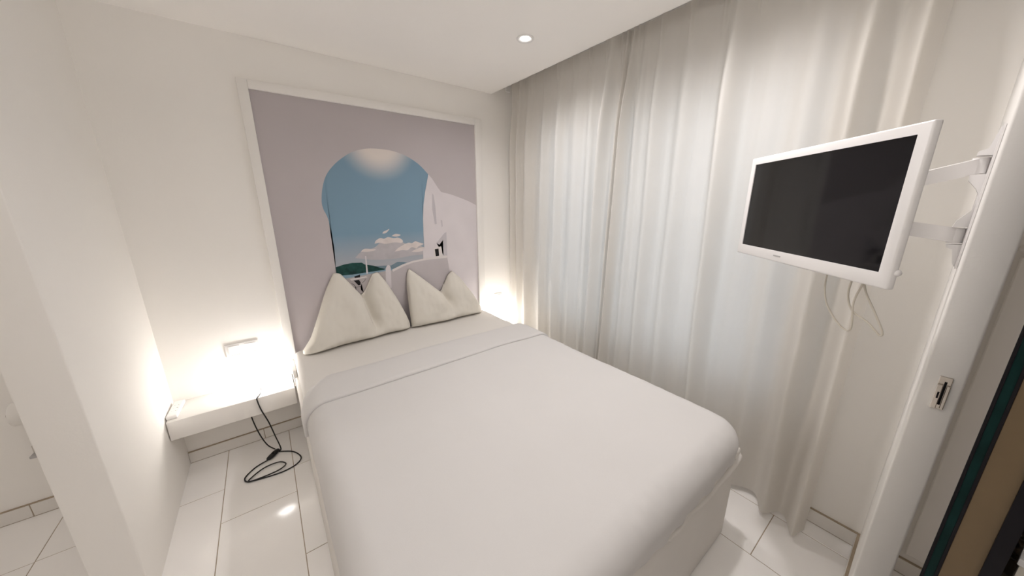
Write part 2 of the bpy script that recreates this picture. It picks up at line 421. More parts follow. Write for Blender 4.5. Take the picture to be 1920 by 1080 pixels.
for side, k in [(1, q) for q in range(9, -1, -1)]+[(0, q) for q in range(1, 15)]+[(2, q) for q in range(1, 22)]:
    ring = []
    for (x, y, nx, ny) in out:
        hz = hem_z(x, y)
        bulge = 0.010
        wr = 0.006*noise.noise((x*9, y*9, 7))
        if side == 1:                                              # vertical drop below the rounding
            f = k/9; z = (DT-RF)+(hz-(DT-RF))*f
            o = -0.010*f+wr*(0.3+f)+0.004*math.sin((x+y)*60)*f*sstep(.3, 1, f)*(1 if y < .5 else .4)
            if f == 1: o -= 0.012
            p = (x+nx*o, y+ny*o, z)
        elif side == 0:
            a = PI/2*k/14; ins = RF*(1-math.cos(a))*1.0
            px, py = x-nx*ins+nx*wr*.3*(1-k/14), y-ny*ins+ny*wr*.3*(1-k/14)
            z = (DT-RF)+RF*math.sin(a)
            z += (duvet_top(px, py)-DT)*math.sin(a)
            # fine creases running over the rounded edge
            z += 0.004*noise.noise((px*24, py*24, 2))*math.sin(2*a)
            p = (px, py, z)
        else:
            f = k/21; ins = RF*1.0; px, py = x-nx*ins, y-ny*ins
            sy = min(max(py, DY0+hy), DY1-hy) if DY1-DY0 > 2*hy else (DY0+DY1)/2
            qx, qy = px+(cx_-px)*f, py+(sy-py)*f
            p = (qx, qy, duvet_top(qx, qy))
        ring.append(bm.verts.new(p))
    rings.append(ring)
for a, b in zip(rings, rings[1:]):
    for i in range(N):
        j = (i+1) % N; bm.faces.new((a[i], a[j], b[j], b[i]))
bmesh.ops.remove_doubles(bm, verts=bm.verts, dist=0.00002)
duv = thing('duvet', 'thick white duvet folded back below the pillows, covering the bed', 'duvet', (0.74, 1.05, 0.56))
o = obj('cover', bm, M_LINEN, duv, smooth=True); o.location = (-0.74, -1.05, -0.56)
# turned-back cuff
def arc_profile(s, offs):                                         # s in [0,1] from left hem over the top to the right hem
    r = RF+offs; zt = DT-RF; hz = 0.47
    Ls = zt-hz; Lc = PI/2*r; Lt = (DX1-DX0)-2*RF; tot = 2*Ls+2*Lc+Lt; d = s*tot
    if d < Ls: return (DX0-offs, hz+d)
    d -= Ls
    if d < Lc: a = d/r; return (DX0+RF-r*math.cos(a), zt+r*math.sin(a))
    d -= Lc
    if d < Lt: return (DX0+RF+d, DT+offs)
    d -= Lt
    if d < Lc: a = d/r; return (DX1-RF+r*math.sin(a), zt+r*math.cos(a))
    d -= Lc
    return (DX1+offs, zt-d)
bm = bmesh.new(); prev = None
rows = [(1.522, -0.004), (1.517, 0.004), (1.518, 0.010), (1.526, 0.0135), (1.55, 0.0135), (1.60, 0.013), (1.65, 0.014), (1.70, 0.014), (1.74, 0.013),
        (1.77, 0.008), (1.79, -0.002), (1.803, -0.016), (1.806, -0.030), (1.800, -0.043)]
for (y, h) in rows:
    ring = []
    for i in range(161):
        s = i/160; x, z = arc_profile(s, max(h, -0.06)); 
        yy = y+0.005*noise.noise((x*3, 0, 1))+ (0.020*noise.noise((x*1.5, 5, 1)))
        yy -= 0.13*sstep(0.17, 0.02, x)*sstep(1.5, 1.8, y)
        z += (duvet_top(x, yy)-DT)*sstep(.50, .58, z)
        ring.append(bm.verts.new((x, yy, z+0.0025*noise.noise((x*8, y*20, 3)))))
    if prev:
        for i in range(160): bm.faces.new((prev[i], prev[i+1], ring[i+1], ring[i]))
    prev = ring
o = obj('turned_back_cuff', bm, M_LINEN, duv, smooth=True); o.location = (-0.74, -1.05, -0.56)

# ------------------------------------------------------------------ pillows with a chopped notch
def pillow(label, xl, xr, yb_l, yb_r, topf, crease, z0=0.556):
    t = thing('pillow', label, 'pillow', ((xl+xr)/2, (yb_l+yb_r)/2+.06, z0), 0, 'pillows propped against the mural')
    NU, NV = 120, 70; bm = bmesh.new(); F = []; B = []
    (cxa, cza), (cxb, czb) = crease                                # V point and lower end of the crease
    for j in range(NV+1):
        w = j/NV; rf = []; rb = []
        for i in range(NU+1):
            u = i/NU; u2 = u
            T = topf(u2); xx = xl+(xr-xl)*u
            # the sides taper in from the bottom corners
            z = z0+0.012+(T-z0)*w
            yb = yb_l+(yb_r-yb_l)*u
            # mid surface leans back onto the wall
            lean = (2.345-0.02-yb)*sstep(0.0, 0.42, z-z0)*0.80
            hgt = z-z0
            eu = min(1.0, max(0.0, min(u, 1-u)/0.20)); ew = min(1.0, max(0.0, 1-w)/0.33); eb = min(1.0, max(0, w)/0.16)
            e = (1-(1-eu)**2.2)*(1-(1-ew)**2.2)*(1-(1-eb)**2.5)
            th = 0.074*math.sqrt(max(e, 0))
            th *= 1.0-0.35*sstep(0.25, 0.46, hgt)
            # crease: signed distance to the crease line
            zz = min(max(z, czb-.03), cza+.1)
            xc = cxb+(cxa-cxb)*(zz-czb)/(cza-czb)
            along = sstep(czb-.06, czb+.05, z)
            d = xx-xc
            dent = math.exp(-(d/0.045)**2)*sstep(czb-.10, czb+.03, z)
            step = (sstep(-0.006, 0.006, -d)-0.5)*math.exp(-(d/0.10)**2)*along
            fr = th*(1-0.70*dent)+0.075*step
            wr = 0.007*noise.noise((xx*12, z*12, xl*3))+0.003*noise.noise((xx*34, z*22, 8))
            edge = min(1, e*3)
            ym = yb+0.070+lean
            rf.append(bm.verts.new((xx, ym-(fr*1.0)+wr*edge*(-1), z)))
            if j in (0, NV) or i in (0, NU): rb.append(rf[-1])
            else: rb.append(bm.verts.new((xx, min(ym+th*0.5+0.02*step, 2.362), z)))
        F.append(rf); B.append(rb)
    for j in range(NV):
        for i in range(NU):
            bm.faces.new((F[j][i], F[j][i+1], F[j+1][i+1], F[j+1][i]))
            q = [B[j][i], B[j+1][i], B[j+1][i+1], B[j][i+1]]
            if len(set(q)) == 4 and not all(a in (F[j][i], F[j][i+1], F[j+1][i+1], F[j+1][i]) for a in q): bm.faces.new(q)
    o = obj('cushion', bm, M_PILLOW, t, smooth=True); o.location = [-c for c in t.location]
    sd = o.modifiers.new('soft', 'SMOOTH'); sd.iterations = 1; sd.factor = 0.5
    return t
def piecewise(pts):
    def f(u):
        for (a, za), (b, zb) in zip(pts, pts[1:]):
            if u <= b: 
                t = (u-a)/(b-a); return za+(zb-za)*t
        return pts[-1][1]
    def g(u):                                                       # softened corners
        return (f(max(0, u-.012))+2*f(u)+f(min(1, u+.012)))/4
    return g
def wx(p, xl, xr): return [((x-xl)/(xr-xl), z) for x, z in p]
pillow('left white pillow propped on edge, chopped into two tall peaks', 0.085, 0.775, 2.165, 2.225,
       piecewise(wx([(0.085, 0.575), (0.14, 0.64), (0.215, 0.79), (0.27, 0.91), (0.325, 1.015), (0.365, 1.005), (0.475, 0.838), (0.50, 0.855), (0.565, 0.975), (0.605, 0.985), (0.65, 0.91), (0.705, 0.79), (0.755, 0.65), (0.775, 0.575)], 0.085, 0.775)),
       ((0.475, 0.838), (0.512, 0.655)))
pillow('right white pillow beside the curtain, chopped notch with its right lobe leaning back', 0.780, 1.395, 2.205, 2.225,
       piecewise(wx([(0.780, 0.575), (0.784, 0.70), (0.80, 0.93), (0.822, 0.985), (0.86, 0.955), (1.045, 0.775), (1.07, 0.775), (1.135, 0.895), (1.175, 0.925), (1.235, 0.865), (1.31, 0.745), (1.37, 0.63), (1.395, 0.575)], 0.780, 1.395)),
       ((1.055, 0.775), (1.092, 0.69)))

# ------------------------------------------------------------------ bedside shelves, lamps, small things
sh = box('bedside_shelf', XL+.004, 0.012, 2.167, YB-.001, 0.292, 0.397, M_SHELF, None, 0.004, 2)
tag(sh, 'thick white floating bedside shelf left of the bed', 'shelf')
sh2 = box('bedside_shelf', 1.478, 1.66, 2.167, YB-.001, 0.292, 0.397, M_SHELF, None, 0.004, 2)
tag(sh2, 'white floating bedside shelf right of the bed, beside the curtain', 'shelf')

def table_lamp(label, x, y, z, cord=None):
    t = thing('table_lamp', label, 'lamp', (x, y, z))
    bm = bmesh.new(); add_lathe(bm, (0, 0), [(0, 0), (0.036, 0), (0.038, 0.004), (0.034, 0.016), (0.026, 0.022), (0, 0.022)], 32)
    obj('base', bm, M_PLAST, t, smooth=True)
    bm = bmesh.new(); prof = [(0.058*math.sin(PI*k/20), 0.078-0.058*math.cos(PI*k/20)) for k in range(21)]
    prof[0] = (0, prof[0][1]); prof[-1] = (0, prof[-1][1])
    add_lathe(bm, (0, 0), prof, 40); obj('globe', bm, M_GLOBE, t, smooth=True)
    if cord:
        bm = bmesh.new(); add_tube(bm, [p-Vector((x, y, z)) for p in spline(cord, 10)], 0.0034, 8)
        c = obj('cord', bm, M_BLACK, t, smooth=True)
    return t
cordpts = [(-0.150, 2.262, 0.403), (-0.152, 2.215, 0.401), (-0.166, 2.166, 0.401), (-0.168, 2.158, 0.385), (-0.160, 2.162, 0.32), (-0.140, 2.18, 0.22), (-0.125, 2.185, 0.12), (-0.112, 2.185, 0.04),
           (-0.112, 2.185, 0.012), (-0.123, 2.185, 0.0055), (-0.055, 2.135, 0.004), (-0.020, 2.055, 0.004), (-0.045, 2.005, 0.004), (-0.110, 1.985, 0.004), (-0.195, 1.995, 0.004), (-0.262, 2.012, 0.006),
           (-0.245, 2.04, 0.008), (-0.19, 2.075, 0.010), (-0.125, 2.075, 0.010), (-0.095, 2.035, 0.010), (-0.13, 2.005, 0.010), (-0.21, 2.0, 0.009), (-0.268, 2.012, 0.007), (-0.28, 2.06, 0.004), (-0.235, 2.115, 0.004), (-0.178, 2.135, 0.008)]
lamp = table_lamp('glowing white globe lamp on the left bedside shelf, black cord trailing to the floor', -0.150, 2.300, 0.397, cordpts)
L0 = Vector((-0.150, 2.300, 0.397))
bm = bmesh.new()                                                   # second strand going up behind the shelf
add_tube(bm, [Vector(p)-L0 for p in spline([(-0.140, 2.215, 0.010), (-0.175, 2.26, 0.03), (-0.205, 2.305, 0.10), (-0.225, 2.34, 0.20), (-0.228, 2.36, 0.288)], 10)], 0.0034, 8)
obj('cord', bm, M_BLACK, lamp, smooth=True)
bm = bmesh.new(); sp = Vector((-0.150, 2.165, 0.013))-L0           # inline switch
add_lathe(bm, (0, 0), [(0, -.042), (.009, -.042), (.014, -.034), (.0165, -.015), (.0165, .015), (.014, .034), (.009, .042), (0, .042)], 24)
d = Vector((-0.120, 2.20, 0.013))-Vector((-0.178, 2.13, 0.013))
q = d.to_track_quat('Z', 'X')
bmesh.ops.transform(bm, matrix=q.to_matrix().to_4x4(), verts=bm.verts)
bmesh.ops.scale(bm, vec=(1, 1, 0.62), verts=bm.verts)
sw = obj('cord_switch', bm, M_BLACK, lamp, smooth=True); sw.location = sp
bm = bmesh.new(); add_box(bm, -.004, .004, -.010, .010, .0085, .0125, .0015, 1)
rk = obj('rocker', bm, M_FRBLK, sw)
table_lamp('glowing white globe lamp hidden behind the right edge of the bed', 1.575, 2.270, 0.397)

rc = thing('remote_control', 'slim white remote control lying at the left end of the bedside shelf', 'remote control', (-0.508, 2.275, 0.397), math.radians(-3))
bm = bmesh.new(); add_box(bm, -.022, .022, -.085, .085, 0, .020, .006, 3); obj('casing', bm, M_PLAST, rc, angle=50)
for (bx, by) in [(.008, .03), (.008, .0), (-.006, -.03), (.008, -.03), (-.006, .03), (-.006, 0)]:
    bm = bmesh.new(); add_cyl(bm, (bx, by), .0035, .003, .0195, .0215, 12); obj('button', bm, M_GREY if (bx > 0 and by == 0) else M_PLAST, rc)

def socket(label, x, z, w, h):
    t = thing('wall_socket', label, 'socket', (x, YB, z))
    bm = bmesh.new(); add_box(bm, 0, w, -.009, 0, 0, h, .002, 2); obj('plate', bm, M_PLAST, t, angle=40)
    n = max(1, round(w/h))
    for k in range(n):
        a = w/n*k+0.012; b = w/n*(k+1)-0.012
        bm = bmesh.new()
        for r in [(a, b, -.0125, -.009, .012, .015), (a, b, -.0125, -.009, h-.015, h-.012), (a, a+.003, -.0125, -.009, .015, h-.015), (b-.003, b, -.0125, -.009, .015, h-.015)]: add_box(bm, *r)
        fr = obj('insert_rim', bm, M_PLAST, t)
        bm = bmesh.new(); add_box(bm, a+.004, b-.004, -.0115, -.009, .018, h-.016, .0008, 1)
        s = obj('rocker', bm, M_PLAST, t)
        bm = bmesh.new(); add_box(bm, a+.004, b-.004, -.0117, -.0113, h-.022, h-.0205); obj('slit_shade', bm, M_GREY, s)  # grey strip painted as the shadow line above the rocker
socket('double white wall socket above the left bedside shelf', -0.276, 0.585, 0.152, 0.082)
socket('single white wall socket between the mural and the curtain', 1.600, 0.580, 0.082, 0.082)

# ------------------------------------------------------------------ mural in its frame
mu = thing('framed_mural', 'large framed mural of a whitewashed arch opening on blue sky and sea', 'mural', (0.745, YB, 0.40))
FL, FR_, FT, FB = 0.006, 1.490, 2.092, 0.40
IL, IR_, IT = 0.052, 1.428, 2.047
def inmu(o): o.parent = mu; o.location = (-0.745, -YB, -0.40); return o
YFR = YB-0.028
for r in [(FL, IL, YFR, YB-.001, FB, FT), (IR_, FR_, YFR, YB-.001, FB, FT), (IL, IR_, YFR, YB-.001, IT, FT), (IL, IR_, YFR, YB-.001, FB, FB+.03)]:
    bm = bmesh.new(); add_box(bm, *r, 0.003, 2); inmu(obj('frame_bar', bm, M_FRAME, angle=40))
YP = YB-0.013
bm = bmesh.new(); add_box(bm, IL, IR_, YP, YB-.001, FB+.03, IT)
def printmat(name, col, var=0.05, scale=3.0):
    return mat('print_'+name, col, 0.45, var, scale, spec=0.25)
P_WALL = printmat('lilac_wall', (0.50, 0.46, 0.472), 0.04, 1.6)
inmu(obj('printed_wall', bm, P_WALL))
def gradient_sky():
    m = bpy.data.materials.new('print_sky'); m.use_nodes = True; nt = m.node_tree; n = nt.nodes; l = nt.links
    b = n['Principled BSDF']; b.inputs['Roughness'].default_value = 0.45; b.inputs['Specular IOR Level'].default_value = 0.25
    tc = n.new('ShaderNodeTexCoord'); sx = n.new('ShaderNodeSeparateXYZ'); l.new(tc.outputs['Object'], sx.inputs[0])
    rz = n.new('ShaderNodeValToRGB'); e = rz.color_ramp.elements
    mr = n.new('ShaderNodeMapRange'); mr.inputs['From Min'].default_value = 0.98; mr.inputs['From Max'].default_value = 1.82
    l.new(sx.outputs['Z'], mr.inputs['Value']); l.new(mr.outputs['Result'], rz.inputs['Fac'])
    e[0].position = 0.0; e[0].color = (0.48, 0.46, 0.48, 1); e[1].position = 0.34; e[1].color = (0.20, 0.32, 0.42, 1)
    x = rz.color_ramp.elements.new(0.17); x.color = (0.33, 0.38, 0.44, 1)
    x = rz.color_ramp.elements.new(0.85); x.color = (0.195, 0.31, 0.41, 1)
    # printed sun glow under the crown of the arch
    vm = n.new('ShaderNodeVectorMath'); vm.operation = 'DISTANCE'; vm.inputs[1].default_value = (0.690, YP, 1.86)
    l.new(tc.outputs['Object'], vm.inputs[0])
    gr = n.new('ShaderNodeMapRange'); gr.interpolation_type = 'SMOOTHSTEP'
    gr.inputs['From Min'].default_value = 0.09; gr.inputs['From Max'].default_value = 0.27
    gr.inputs['To Min'].default_value = 1; gr.inputs['To Max'].default_value = 0
    l.new(vm.outputs['Value'], gr.inputs['Value'])
    mx = n.new('ShaderNodeMix'); mx.data_type = 'RGBA'; l.new(gr.outputs['Result'], mx.inputs['Factor'])
    l.new(rz.outputs['Color'], mx.inputs[6]); mx.inputs[7].default_value = (0.72, 0.66, 0.62, 1)
    l.new(mx.outputs[2], b.inputs['Base Color'])
    return m
layer = [0]
def ply(name, pts, m, lv, parent=None):
    bm = bmesh.new(); y1 = YP-0.0004*lv; y0 = y1+0.0003
    a = [bm.verts.new((x, y1, z)) for x, z in pts]; b = [bm.verts.new((x, y0, z)) for x, z in pts]
    f1 = bm.faces.new(a); f2 = bm.faces.new(b[::-1])
    for i in range(len(pts)):
        j = (i+1) % len(pts); bm.faces.new((a[i], b[i], b[j], a[j]))
    bmesh.ops.triangulate(bm, faces=[f1, f2])
    return inmu(obj(name, bm, m))
def smoothpoly(p, k=4):
    q = spline([(x, 0, z) for x, z in p]+[(p[0][0], 0, p[0][1])], k); return [(v.x, v.z) for v in q[:-1]]
# the sky opening: smooth along the arch, straight at the bottom
arch = [(0.344, 1.014), (0.353, 1.165), (0.350, 1.268), (0.341, 1.369), (0.322, 1.431), (0.320, 1.482), (0.336, 1.562), (0.365, 1.632), (0.411, 1.690), (0.461, 1.734), (0.527, 1.777), (0.610, 1.804), (0.693, 1.811), (0.780, 1.806), (0.869, 1.783), (0.961, 1.733), (1.029, 1.668)]
arch = [(v.x, v.z) for v in spline([(x, 0, z) for x, z in arch], 5)]
right = [(1.012, 1.600), (0.996, 1.544), (0.977, 1.449), (0.966, 1.352), (0.962, 1.235), (0.962, 1.05), (0.707, 0.98), (0.541, 0.975), (0.352, 0.975)]
ply('printed_sky', arch+right, gradient_sky(), 1)
P_HILL = printmat('hill', (0.012, 0.055, 0.050), 0.4, 30); P_FAR = printmat('far_hill', (0.17, 0.24, 0.29), 0.1, 20)
P_SEA = printmat('sea', (0.24, 0.36, 0.45), 0.08, 20); P_TERR = printmat('terrace', (0.46, 0.42, 0.42), 0.05, 6)
P_LIGHT = printmat('sunlit_plaster', (0.66, 0.62, 0.64), 0.04, 5); P_PARA = printmat('parapet', (0.50, 0.465, 0.48), 0.05, 5)
P_RIM = printmat('parapet_rim', (0.68, 0.64, 0.63), 0.03, 8); P_DK = printmat('plaster_shade', (0.52, 0.49, 0.52), 0.04, 8)
P_BLK = printmat('dark_detail', (0.01, 0.009, 0.01), 0.2, 30); P_CLD = printmat('cloud', (0.66, 0.60, 0.58), 0.06, 20); P_CLD2 = printmat('cloud_base', (0.46, 0.44, 0.46), 0.06, 20)
def cloud(pts, m, lv):
    ply('printed_cloud', smoothpoly(pts, 4), m, lv)
cloud([(0.47, 1.105), (0.52, 1.148), (0.60, 1.165), (0.66, 1.205), (0.76, 1.205), (0.83, 1.175), (0.90, 1.172), (0.955, 1.135), (0.958, 1.09), (0.86, 1.085), (0.74, 1.075), (0.60, 1.08)], P_CLD2, 2)
cloud([(0.605, 1.192), (0.615, 1.212), (0.645, 1.228), (0.672, 1.222), (0.70, 1.232), (0.74, 1.222), (0.77, 1.224), (0.80, 1.205), (0.795, 1.186), (0.74, 1.192), (0.68, 1.186), (0.64, 1.196)], P_CLD, 3)
cloud([(0.665, 1.258), (0.69, 1.262), (0.715, 1.288), (0.69, 1.278), (0.67, 1.27)], P_CLD, 3)
cloud([(0.725, 1.238), (0.755, 1.252), (0.79, 1.242), (0.76, 1.232)], P_CLD, 3)
cloud([(0.51, 1.145), (0.535, 1.162), (0.575, 1.158), (0.61, 1.15), (0.56, 1.140)], P_CLD, 3)
cloud([(0.735, 1.125), (0.765, 1.150), (0.80, 1.168), (0.84, 1.182), (0.87, 1.178), (0.895, 1.190), (0.925, 1.178), (0.958, 1.165), (0.915, 1.150), (0.90, 1.135), (0.865, 1.148), (0.83, 1.128), (0.79, 1.132)], P_CLD, 3)
cloud([(0.86, 1.115), (0.90, 1.132), (0.958, 1.142), (0.958, 1.12), (0.91, 1.108)], P_CLD, 3)
ply('printed_far_hill', [(0.581, 1.037), (0.653, 1.033), (0.702, 1.028), (0.750, 1.050), (0.796, 1.045), (0.827, 1.034), (0.85, 1.03), (0.85, 1.0), (0.707, 0.99), (0.60, 0.99)], P_FAR, 3)
ply('printed_hill', [(0.346, 1.056), (0.398, 1.069), (0.448, 1.074), (0.508, 1.070), (0.527, 1.055), (0.582, 1.041), (0.623, 1.022), (0.66, 1.008), (0.632, 0.997), (0.542, 0.997), (0.374, 0.990), (0.345, 0.995)], P_HILL, 4)
ply('printed_sea', [(0.347, 0.999), (0.44, 0.995), (0.542, 0.999), (0.707, 1.005), (0.72, 0.975), (0.576, 0.975), (0.437, 0.968), (0.347, 0.955)], P_SEA, 5)
ply('printed_terrace', [(0.352, 0.970), (0.437, 0.976), (0.577, 0.988), (0.668, 0.994), (0.66, 0.60), (0.37, 0.60)], P_TERR, 6)
ply('printed_tower', [(1.029, 1.668), (1.056, 1.640), (1.076, 1.610), (1.100, 1.575), (1.124, 1.546), (1.203, 1.530), (1.294, 1.502), (1.37, 1.475), (1.4275, 1.448), (1.4275, 0.45), (1.10, 0.45), (0.97, 1.04), (0.962, 1.114), (0.962, 1.235), (0.966, 1.352), (0.977, 1.449), (0.996, 1.544), (1.012, 1.600)], P_LIGHT, 3)
ply('printed_cap', [(0.948, 1.090), (0.950, 1.130), (0.980, 1.129), (0.980, 1.05), (0.945, 1.045)], P_LIGHT, 4)
ply('printed_slot', [(1.050, 1.535), (1.060, 1.525), (1.070, 1.44), (1.073, 1.310), (1.058, 1.307), (1.044, 1.42)], P_DK, 4)
ply('printed_slot', [(1.108, 1.34), (1.120, 1.335), (1.122, 1.29), (1.112, 1.285)], P_DK, 4)
ply('printed_stair', [(1.062, 1.165), (1.13, 1.235), (1.150, 1.245), (1.148, 1.056), (1.115, 1.066), (1.118, 1.185), (1.085, 1.15)], P_DK, 4)
ply('printed_window_reveal', [(1.036, 1.128), (1.100, 1.136), (1.108, 1.060), (1.034, 1.054)], P_RIM, 5)
ply('printed_window', [(1.045, 1.119), (1.076, 1.121), (1.078, 1.064), (1.050, 1.062)], P_BLK, 6)
ply('printed_parapet', [(0.690, 0.985), (0.706, 0.996), (0.787, 1.026), (0.869, 1.045), (0.975, 1.055), (1.145, 1.056), (1.165, 0.90), (1.19, 0.45), (0.62, 0.45), (0.649, 0.908)], P_PARA, 7)
ply('printed_parapet_rim', [(0.706, 0.998), (0.787, 1.028), (0.869, 1.047), (0.975, 1.057), (1.145, 1.060), (1.144, 1.042), (0.974, 1.042), (0.868, 1.033), (0.793, 1.014), (0.713, 0.982)], P_RIM, 8)
ply('printed_post', [(0.650, 0.868), (0.662, 1.010), (0.671, 1.028), (0.683, 1.035), (0.695, 1.026), (0.698, 1.010), (0.690, 0.863)], P_LIGHT, 8)
ply('printed_mast', [(0.534, 1.113), (0.541, 1.113), (0.541, 0.99), (0.530, 0.99)], P_LIGHT, 6)
ply('printed_chair', [(0.450, 0.980), (0.489, 0.990), (0.486, 0.966), (0.455, 0.968)], P_BLK, 7)
ply('printed_chair', [(0.444, 0.953), (0.478, 0.953), (0.486, 0.935), (0.484, 0.918), (0.470, 0.916)], P_BLK, 7)
ply('printed_table', [(0.420, 0.968), (0.525, 0.972), (0.535, 0.965), (0.430, 0.955)], P_RIM, 8)
def pline(pts, w=0.0022):
    out = []; pts = [Vector((x, z)) for x, z in pts]
    L = []; R_ = []
    for i, p in enumerate(pts):
        t = (pts[min(i+1, len(pts)-1)]-pts[max(i-1, 0)]).normalized(); nrm = Vector((-t.y, t.x))*w/2
        L.append(tuple(p+nrm)); R_.append(tuple(p-nrm))
    ply('printed_table_leg', L+R_[::-1], P_BLK, 8)
pline([(0.428, 0.936), (0.445, 0.922), (0.452, 0.905), (0.452, 0.882), (0.443, 0.855)]); pline([(0.492, 0.925), (0.484, 0.905), (0.484, 0.882), (0.497, 0.862), (0.512, 0.852)])
pline([(0.452, 0.905), (0.484, 0.906)]); pline([(0.450, 0.850), (0.505, 0.853)]); pline([(0.498, 0.930), (0.515, 0.945), (0.520, 0.956)])

# ------------------------------------------------------------------ television and its arm
tvc = Vector((1.190, 0.2525, 1.4485)); ux = Vector((0.686, 0.728, 0)).normalized()
ang = math.atan2(ux.y, ux.x)                                        # local x runs from the near edge to the far edge
tv = thing('television', 'white-framed flat television on a wall arm in front of the curtain', 'television', tvc, ang)
# local frame: x along the screen, +y = out of the screen (towards the bed) after the flip below
sgn = 1.0                                                          # local +y points to the headboard side
WX, HZ = 0.281, 0.1605
bm = bmesh.new(); add_box(bm, -WX+.010, WX, -.016, 0.0, -HZ, HZ, 0.004, 3)
bmesh.ops.delete(bm, geom=[f for f in bm.faces if f.normal.y > .99 and f.calc_area() > .05], context='FACES')
# front bezel ring
sx0, sx1, sz0, sz1 = -0.247, 0.257, -0.128, 0.139
bd = [e for e in bm.edges if e.is_boundary]
inner = [bm.verts.new(p) for p in ((sx0, 0, sz0), (sx1, 0, sz0), (sx1, 0, sz1), (sx0, 0, sz1))]
ie = [bm.edges.new((inner[i], inner[(i+1) % 4])) for i in range(4)]
bmesh.ops.bridge_loops(bm, edges=bd+ie)
rec = [bm.verts.new((v.co.x, -.003, v.co.z)) for v in inner]
for i in range(4): bm.faces.new((inner[i], inner[(i+1) % 4], rec[(i+1) % 4], rec[i]))
obj('housing', bm, M_TVW, tv, angle=35)
bm = bmesh.new(); add_box(bm, sx0, sx1, -.006, -.0026, sz0, sz1); obj('screen', bm, M_SCREEN, tv)
bm = bmesh.new(); add_box(bm, -.19, .20, -.052, -.014, -.115, .115, .012, 3); obj('back_cover', bm, M_TVW, tv, angle=40)
bm = bmesh.new(); add_box(bm, .052, .082, -.0002, .0008, -.1445, -.1405); obj('logo', bm, M_GREY, tv)
bm = bmesh.new(); add_lathe(bm, (0, 0), [(0, 0), (.0065, 0), (.007, .003), (.005, .006), (0, .0065)], 20)
bmesh.ops.rotate(bm, cent=(0, 0, 0), matrix=__import__('mathutils').Matrix.Rotation(-PI/2, 3, 'Y'), verts=bm.verts)
obj('side_knob', bm, M_TVW, tv, loc=(-WX+.013, -.014, -.125), smooth=True)
bm = bmesh.new(); add_box(bm, -.05, .05, -.030, -.010, -.1625, -.160, .0005, 1); obj('port_strip', bm, M_GREY, tv)
def tvcable(pts, r=0.0022):
    bm = bmesh.new(); add_tube(bm, spline(pts, 8), r, 8); obj('cable', bm, M_CABLE, tv, smooth=True)
TVC_SLOT = True

def tv_cables():
    tvcable([(-.075, -.040, -.14), (-.070, -.045, -.20), (-.085, -.050, -.25), (-.13, -.055, -.29), (-.165, -.05, -.285), (-.16, -.045, -.22), (-.17, -.045, -.17), (-.18, -.04, -.12)])
    tvcable([(-.165, -.045, -.12), (-.172, -.05, -.18), (-.205, -.055, -.23), (-.232, -.055, -.265), (-.228, -.055, -.275), (-.20, -.05, -.255), (-.155, -.05, -.24), (-.14, -.045, -.20), (-.15, -.04, -.14)])
tv_cables()

mt = thing('tv_wall_mount', 'white two-armed television bracket fixed to the divider wall', 'tv mount', (1.385, -0.030, 1.465))
def inmt(o): o.parent = mt; o.location = (-1.385, 0.030, -1.465); return o
b1 = [(-0.0295, 1.630), (-0.024, 1.629), (-0.020, 1.604), (-0.017, 1.584), (-0.004, 1.578), (-0.003, 1.570), (-0.0295, 1.568)]
b2 = [(-0.0295, 1.527), (-0.002, 1.526), (-0.003, 1.514), (-0.018, 1.494), (-0.023, 1.483), (-0.023, 1.445), (-0.006, 1.420), (-0.002, 1.404), (-0.0295, 1.404)]
b3 = [(-0.0295, 1.362), (-0.001, 1.361), (-0.003, 1.354), (-0.013, 1.350), (-0.020, 1.315), (-0.024, 1.308), (-0.0295, 1.309)]
bm = bmesh.new(); add_box(bm, 1.345, 1.425, -.0295, -.0255, 1.305, 1.632); inmt(obj('wall_plate', bm, M_METALW))
for p in (b1, b2, b3):
    bm = bmesh.new(); add_prism_yz(bm, p, 1.362, 1.408); inmt(obj('hinge_ear', bm, M_METALW))
def arm(z0, z1, h):
    bm = bmesh.new()
    add_cyl(bm, (1.385, -.012), .013, .013, z0-h/2, z0+h/2, 20)
    p0 = Vector((1.385, -.012, z0)); tb = tvc+Vector((ux.y, -ux.x, 0))*0.075; p1 = Vector((tb.x, tb.y, z1))
    d = (p1-p0).normalized(); s = d.cross(Vector((0, 0, 1))).normalized()*0.009; up = Vector((0, 0, 1))
    va = [bm.verts.new(p0+s*a+up*b*h/2) for a, b in ((-1, -1), (1, -1), (1, 1), (-1, 1))]
    vb = [bm.verts.new(p1+s*a+up*b*h/2*.9) for a, b in ((-1, -1), (1, -1), (1, 1), (-1, 1))]
    bm.faces.new(va); bm.faces.new(vb[::-1])
    for i in range(4): bm.faces.new((va[i], va[(i+1) % 4], vb[(i+1) % 4], vb[i]))
    inmt(obj('arm', bm, M_METALW, angle=40))
arm(1.547, 1.475, 0.036); arm(1.383, 1.425, 0.036)
tb = tvc+Vector((ux.y, -ux.x, 0))*0.0655
bm = bmesh.new(); add_box(bm, -.06, .06, -.011, .011, -.075, .075, .003, 1)
hp = obj('head_plate', bm, M_METALW, mt, angle=40); hp.location = tb-Vector(mt.location); hp.rotation_euler = (0, 0, ang)

